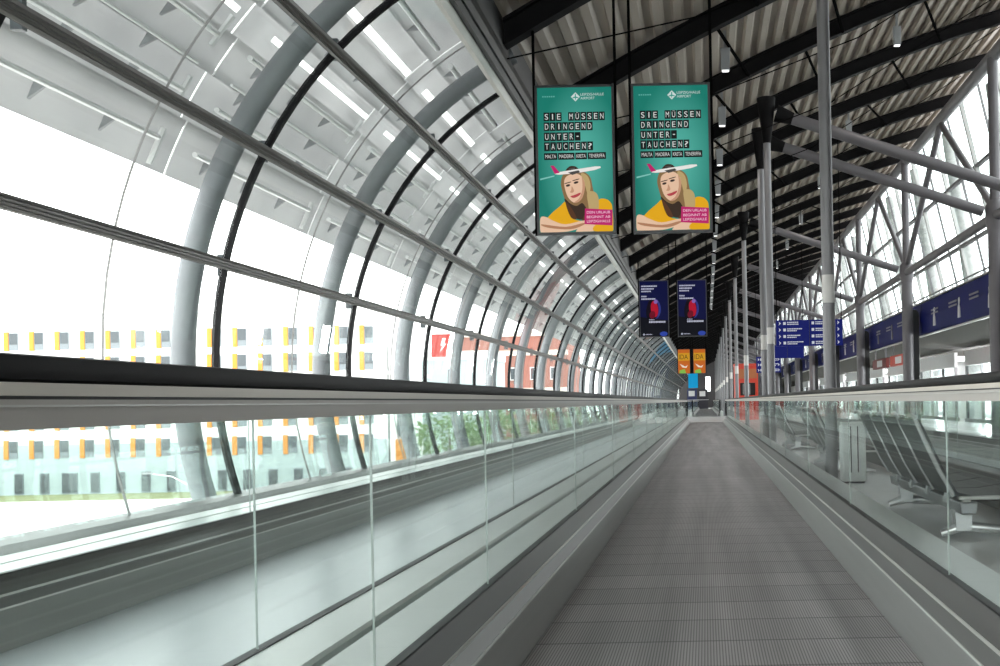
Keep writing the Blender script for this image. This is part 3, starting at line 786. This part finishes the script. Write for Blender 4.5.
    k.build('eyes', em('eyes', 52, 40, 38), po)
    k = MB(); poly(k, smooth([(192, 492), (210, 486), (232, 478), (228, 488), (212, 497), (200, 498)]), .003); k.build('lips', em('lips', 170, 62, 70), po)
    k = MB(); poly(k, [(132, 398), (200, 388), (290, 376), (312, 376), (314, 382), (290, 390), (215, 402), (150, 406), (134, 404)], .0035); k.build('toy_aeroplane', em('plane', 222, 218, 214), po)
    k = MB(); poly(k, [(184, 398), (226, 390), (232, 398), (214, 404), (200, 408)], .004); poly(k, [(186, 383), (214, 378), (210, 386), (190, 390)], .004); k.build('aeroplane_wing', em('wing', 70, 68, 66), po)
    k = MB(); poly(k, [(115, 370), (128, 370), (152, 398), (132, 403)], .004); k.build('aeroplane_tail', em('magenta', 176, 30, 98), po)
    k = MB(); poly(k, [(248, 541), (357, 548), (355, 610), (245, 603)], .004); k.build('offer_box', em('magenta', 176, 30, 98), po)
    k = MB()
    for word, wd, cy in (('DEIN URLAUB', 92, 557), ('BEGINNT AB', 92, 575), ('LEIPZIG/HALLE', 92, 592)): addt(word, wd, 10, 301, cy, .005, k)
    k.build('offer_lettering', em('pinkwhite', 228, 196, 214), po)
    return root, hw_, hh_
ts, hw_, hh_ = teal_sign()
ts2 = copy_tree(ts)
for o, x, lb in ((ts, -1.235, 'large teal lit advert banner with smiling woman, the one hanging beside the glass vault'), (ts2, -.285, 'large teal lit advert banner with smiling woman, the one hanging over the central belt')):
    o.location = (x, 10.66, TZ); tag(o, lb, 'advert', 'teal advert banners'); rods(o, hw_, hh_, TZ, x)

def bars(mb, x0, x1, y, h, d, seed):
    rnd = random.Random(seed); x = x0
    while x < x1:
        w_ = rnd.uniform(6, 16); poly(mb, [(x, y - h), (min(x + w_, x1), y - h), (min(x + w_, x1), y + h), (x, y + h)], d); x += w_ + 3
def blue_sign():
    root = thing('advert_banner', '', 'advert'); hw_, hh_ = .385, .74
    po = sign_body(root, hw_, hh_, em('navy', 3, 7, 54))
    # drawn on the same 312 x 590 layout as the teal one
    k = MB(); poly(k, [(70, 430), (358, 470), (358, 640), (70, 640)], .0006); poly(k, ell(200, 370, 70, 120, .1), .0006); k.build('black_ground', em('inkblack', 4, 5, 16), po)
    k = MB(); poly(k, ell(222, 350, 62, 105, .0), .001); k.build('head_blue', em('headblue', 44, 48, 120), po)
    k = MB(); poly(k, ell(200, 352, 62, 112, .0), .0015); k.build('head_dark', em('headdark', 10, 4, 16), po)
    k = MB(); poly(k, ell(219, 350, 38, 84, -.1), .002); k.build('head_red', em('headred', 160, 14, 40), po)
    k = MB(); poly(k, ell(196, 410, 30, 40, .3), .0023); k.build('head_shade', em('headmaroon', 96, 8, 30), po)
    k = MB(); poly(k, ell(232, 275, 20, 22, .3), .0024); k.build('head_violet', em('headviolet', 120, 90, 160), po)
    k = MB()
    for y, x1, s in ((112, 250, 1), (140, 215, 2), (166, 185, 3), (218, 140, 4), (245, 230, 5)): bars(k, 84, x1, y, 7, .003, s)
    bars(k, 160, 330, 485, 9, .003, 6); bars(k, 160, 215, 462, 4, .003, 7); poly(k, ell(104, 614, 10, 10), .003); bars(k, 122, 190, 614, 4, .003, 8)
    k.build('lettering_lines', em('palewhite', 176, 178, 196), po)
    k = MB(); poly(k, ell(310, 610, 40, 24), .002); k.build('blue_badge', em('badge', 40, 62, 150), po)
    return root, hw_, hh_
bs, hw2, hh2 = blue_sign(); bs2 = copy_tree(bs)
for o, x, lb in ((bs, -1.29, 'navy advert banner with red face, the one nearer the glass vault'), (bs2, -.30, 'navy advert banner with red face, the one above the central belt')):
    o.location = (x, 28.1, H + 2.425); tag(o, lb, 'advert', 'navy advert banners'); rods(o, hw2, hh2, H + 2.425, x)
def orange_sign():
    root = thing('advert_banner', '', 'advert'); hw_, hh_ = .37, .73
    po = sign_body(root, hw_, hh_, em('orange', 180, 92, 30))
    k = MB(); poly(k, [(72, 150), (356, 150), (356, 330), (72, 330)], .001); k.build('yellow_band', em('amber', 190, 140, 30), po)
    k = MB(); x, _, z = P(205, 240); v, f = text_mesh('IDA', 210 * S, 110 * S, x, z, -.014); k.add(v, f); k.build('lettering', em('darkletter', 50, 44, 22), po)
    k = MB(); poly(k, [(110, 400), (240, 470), (300, 440), (270, 500), (180, 490)], .0015); k.build('white_bird', em('birdwhite', 215, 205, 190), po)
    k = MB(); poly(k, [(110, 560), (230, 530), (260, 632), (100, 632)], .0015); k.build('green_shape', em('leafgreen', 120, 170, 70), po)
    return root, hw_, hh_
og, hw3, hh3 = orange_sign(); og2 = copy_tree(og)
for o, x, lb in ((og, -1.23, 'small far orange advert banner, the one nearer the glass vault'), (og2, -.31, 'small far orange advert banner, the one above the belt line')):
    o.location = (x, 64, H + 2.37); tag(o, lb, 'advert', 'orange advert banners'); rods(o, hw3, hh3, H + 2.37, x)
t = thing('cyan_sign', 'small cyan hanging sign far down the hall below the orange banners', 'sign', (-.95, 90, H + 1.1))
MB().box(-.45, .35, 0, .1, 0, 1.2).build('panel', em('cyan', 14, 140, 190), t); MB().box(-.47, -.45, 0, .1, -.05, 1.25).build('edge', M['black'], t); MB().box(.35, .42, -.02, .12, -.05, 1.25).build('edge', M['black'], t)
MB().tube([(-.3, .05, 1.2), (-.3, .05, 3.0)], .015, 6).build('hanging_rod', M['brace'], t); MB().tube([(.3, .05, 1.2), (.3, .05, 3.0)], .015, 6).build('hanging_rod', M['brace'], t)

# end of the hall
e = MB(); ye = YEND
e.box(-3.6, .02, ye, ye + .3, 0, 8); e.box(.75, 11.6, ye, ye + .3, 0, 9); e.box(.02, .75, ye, ye + .3, 4.3, 9); e.box(.02, .75, ye, ye + .3, 0, 2.2)
struct('wall_front', e, M['farwall'], 'dark far end wall of the hall', 'wall')
d = empty('window_200', (.385, ye + .1, 2.2)); tag(d, 'small bright window high in the far end wall', 'window', None, 'structure')
for a, b, c, e_ in ((-.365, .365, 0, .05), (-.365, .365, 2.05, 2.1), (-.365, -.32, .05, 2.05), (.32, .365, .05, 2.05)): MB().box(a, b, 0, .06, c, e_).build('frame', M['steel'], d)
MB().box(-.32, .32, .02, .04, .05, 2.05).build('pane', M['rglass'], d)
for i, (x, y, cl, lb) in enumerate(((-1.5, 122, 'navy', 'dark blue information desk far down the hall beside the vault'), (-.3, 128, 'inkblack', 'black information desk far down the hall before the bright doorway'))):
    t = thing('information_desk', lb, 'desk', (x, y, 0)); c = mat('desk_' + str(i), ((.02, .03, .12), (.02, .02, .03))[i], .5)
    MB().box(-.6, .6, 0, .6, 0, 1.05).build('body', c, t); MB().box(-.7, .7, -.1, .7, 1.05, 1.1).build('top', M['white'], t)
    MB().box(-.55, .55, .3, .36, 1.1, 2.3).build('screen_wall', c, t); MB().box(-.4, .3, .28, .3, 1.5, 2.1).build('poster', M['white'], t)

# ------------------------------------------------------------------ benches and bin
def bench(y, n, label):
    t = thing('waiting_bench', label, 'bench', (0, y, 0), 'waiting benches')
    pit = .61; L_ = n * pit
    bx = 1.66
    MB().prism_y([(bx - .05, .17), (bx + .05, .17), (bx + .06, .25), (bx - .06, .25)], -.06, L_ + .1).build('beam', M['seatal'], t, bevel=.01)
    for yy in (.14, L_ - .3):
        lg = MB(); lg.prism_y([(bx - .045, .05), (bx + .05, .05), (bx + .06, .19), (bx - .055, .19)], yy - .05, yy + .05)
        lg.tube([(bx - .14, yy, .03), (bx, yy, .075), (bx + .42, yy, .03)], [.026, .04, .024], 10)
        lg.build('leg', M['chrome'], t, smooth=True)
    for i in range(n):
        a = i * pit + .015; b = a + pit - .03
        sc_ = [(1.60, .31), (1.70, .285), (1.88, .285), (2.06, .31), (2.10, .30), (2.07, .275), (1.88, .25), (1.68, .25), (1.58, .285)]
        MB().prism_y(sc_, a, b).build('seat', M['cushion'], t, bevel=.008)
        bk = [(1.61, .30), (1.52, .46), (1.43, .66), (1.385, .755), (1.36, .785), (1.335, .775), (1.345, .74), (1.40, .63), (1.50, .42), (1.575, .29)]
        bo = MB().prism_y(bk, a, b).build('backrest', M['cushion'], t)
        ed = MB()
        for yy in (a - .012, b + .012):
            ed.tube([(1.58, yy, .285), (1.488, yy, .45), (1.392, yy, .66), (1.348, yy, .765), (1.335, yy, .795), (1.31, yy, .81), (1.285, yy, .80)], .015, 8)
        ed.tube([(1.345, a - .012, .795), (1.345, b + .012, .795)], .011, 8)
        ed.build('edge_tube', M['chrome'], bo, smooth=True)
        MB().prism_y([(1.58, .22), (1.62, .22), (1.66, .30), (1.60, .31)], (a + b) / 2 - .04, (a + b) / 2 + .04).build('bracket', M['seatal'], t)
    for yy in (-.02, L_ - .0):
        ar = MB(); ar.box(1.60, 2.15, yy - .025, yy + .025, .262, .285); ar.box(1.62, 1.68, yy - .02, yy + .02, .22, .262); ar.build('armrest', M['line'], t, bevel=.006)
    return t
bench(6.92, 4, 'grey and black waiting bench with chrome edged backs beside the central walkway')
bench(13.2, 4, 'second waiting bench further along the floor strip, beyond the white bin')
bench(19.5, 4, 'third waiting bench further along the floor strip, beyond the second bench')
t = thing('waste_bin', 'slim white waste bin with two dark slots standing between the benches', 'bin', (1.60, 11.7, 0))
bo = MB(); bo.box(-.13, .13, 0, .26, .02, .64); bo.build('body', M['bin'], t, bevel=.02)
MB().box(-.12, .12, .01, .25, .64, .665).build('lid', M['bin'], t, bevel=.008)
for xx in (-.035, .04): MB().box(xx - .006, xx + .006, -.004, .01, .12, .62).build('slot', M['black'], t)
MB().box(-.11, .11, .02, .24, 0, .02).build('base', M['black'], t)

# ------------------------------------------------------------------ outside: hotel, shed, brick block, trees
YH = 92.0; PXM = YH / 1080.0
def un(x, y):
    u = x - 705.5; v = y - 401; return (u - ROLL * v, v + ROLL * u)
def outx(x, y, D=YH): a, b = un(x, y); return a * D / 1080, H - b * D / 1080
t = thing('hotel_building', 'long white building with yellow window panels across the plaza', 'building', (0, YH, 0))
zb = -6.0; ztop = outx(200, 316)[1]
MB().box(-75, -27.2, .25, 9, zb, ztop).build('wall', M['hotel'], t)
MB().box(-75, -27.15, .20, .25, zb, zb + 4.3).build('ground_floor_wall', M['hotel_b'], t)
MB().box(-75.2, -27.1, -.05, 9.1, ztop, ztop + .3).build('roof_edge', M['hotel'], t)
rows = [337.5, 363.5, 390, 418, 446]
for c in range(-3, 15):
    px = 12 + 25.45 * c
    for r_, py in enumerate(rows):
        x, z = outx(px, py)
        # rows follow the building, not the tilt of the picture
        z = outx(200, py)[1]
        o = MB().box(x - .38, x + .38, .16, .25, z - .78, z + .70).build('window', M['winframe'], t)
        MB().box(x - .32, x + .32, .13, .17, z - .28, z + .66).build('pane', M['winglass'], o)
        MB().box(x - .80, x - .40, .12, .26, z - .84, z + .78).build('yellow_panel', M['yellow'], o)
    x, z = outx(px + 31 - 25, 482); z = outx(200, 480)[1]
    wd = .66 if c == 2 else .38
    o = MB().box(x - wd, x + wd, .1, .2, z - .95, z + .82).build('ground_window', M['winframe'], t)
    MB().box(x - wd + .06, x + wd - .06, .06, .11, z - .85, z + .74).build('pane', M['winglass'], o)
# stair tower with glass
t = thing('stair_tower', 'narrow glazed stair tower at the end of the white building', 'tower', (-26.1, YH, 0))
MB().box(-.9, 1.2, .3, 3, -6, 6.6).build('wall', M['hotel'], t)
for i in range(6): MB().box(-.25, .75, .15, .3, -5.6 + i * 2, -4.1 + i * 2).build('window', M['winglass'], t)
MB().box(.78, .86, .1, .3, -6, 6.5).build('mullion', M['winframe'], t)
MB().box(-.4, .9, .1, .3, -4.3, -1.8).build('yellow_panel', M['yellow'], t)
# pale depot with red square sign
t = thing('station_block', 'pale block with a red square sign on top beside the brick building', 'building', (-26.2, 100, 0))
MB().box(-.2, 6.2, 0, 8, -6, 5.2).build('wall', M['hotel_b'], t)
MB().box(-.3, 6.3, -.1, 8, 5.2, 6.0).build('parapet', M['hotel'], t)
sg = MB().box(1.0, 2.9, -.3, -.1, 5.5, 7.6).build('red_sign', emit('red_square', rgb(232, 92, 84), 1.0), t)
MB().prism_y([(1.75, 5.9), (2.05, 6.5), (1.85, 6.5), (2.05, 7.2), (2.35, 7.2), (2.2, 6.7), (2.4, 6.7)], -.34, -.30).build('white_mark', M['white'], sg)
# brick block
t = thing('brick_building', 'red brick building with cream bands and white windows beyond the plaza', 'building', (-25.5, 118, 0))
MB().box(-1.5, 10.5, 0, 12, -6, 8.4).build('wall', M['brick'], t)
for z in (-1.6, 2.2, 6.3): MB().box(-1.6, 10.6, -.1, .02, z, z + .55).build('stone_band', M['stone'], t)
MB().box(-1.7, 10.7, -.2, 12.1, 8.4, 8.9).build('parapet', M['stone'], t)
for i in range(5):
    for z in (-4.2, -.1, 3.6): 
        o = MB().box(-.2 + i * 2.2, .95 + i * 2.2, -.12, .02, z, z + 1.4).build('window', M['white'], t)
        MB().box(-.1 + i * 2.2, .35 + i * 2.2, -.15, -.11, z + .1, z + 1.3).build('pane', M['winglass'], o); MB().box(.42 + i * 2.2, .85 + i * 2.2, -.15, -.11, z + .1, z + 1.3).build('pane', M['winglass'], o)
# trees
def tree(x, y, h, r, label):
    t = thing('plaza_tree', label, 'tree', (x, y, -6), 'trees on the plaza')
    MB().tube([(0, 0, 0), (.05, 0, h * .4), (0, .1, h * .75)], [.22, .16, .07], 10).build('trunk', M['bark'], t, smooth=True)
    rnd = random.Random(int(x * 10 + y)); mb = MB()
    for i in range(900):
        a = rnd.uniform(0, 2 * PI); u = rnd.uniform(-1, 1); rr = r * (.55 + .45 * rnd.random() ** .5) * (1 + .18 * math.sin(3 * a + 2 * u * 3))
        c = Vector((rr * math.cos(a) * math.sqrt(1 - u * u), rr * math.sin(a) * math.sqrt(1 - u * u), h - r * .9 + rr * u * .95))
        s_ = rnd.uniform(.14, .30); d1 = Vector((rnd.gauss(0, 1), rnd.gauss(0, 1), rnd.gauss(0, 1))).normalized(); d2 = d1.orthogonal().normalized()
        mb.add([c - d1 * s_, c + d2 * s_ * .5, c + d1 * s_, c - d2 * s_ * .5], [(0, 1, 2, 3)])
    mb.build('crown', M['leaf'], t)
for i, (x, y, h, r) in enumerate(((-19.5, 82, 6.3, 2.6), (-14.6, 76, 6.5, 2.4), (-14.0, 94, 6.3, 2.7), (-10.2, 84, 6.3, 2.3), (-8.0, 94, 6.5, 2.5), (-8.4, 106, 6.2, 2.5))):
    tree(x, y, h, r, 'green leafy tree on the plaza below the vault, %s from the brick building' % ordinal(i + 1))
t = thing('street_lamp', 'thin grey street lamp with curved arm on the plaza', 'street lamp', (-29.5, 62, -6))
MB().tube([(0, 0, 0), (0, 0, 2.0), (-.3, 0, 2.7), (-1.2, 0, 3.2), (-2.5, 0, 3.4)], [.05, .04, .035, .03, .03], 8).build('pole', M['wtube'], t, smooth=True)
MB().box(-2.9, -2.3, -.1, .1, 3.36, 3.45).build('lamp_head', M['bracket'], t)
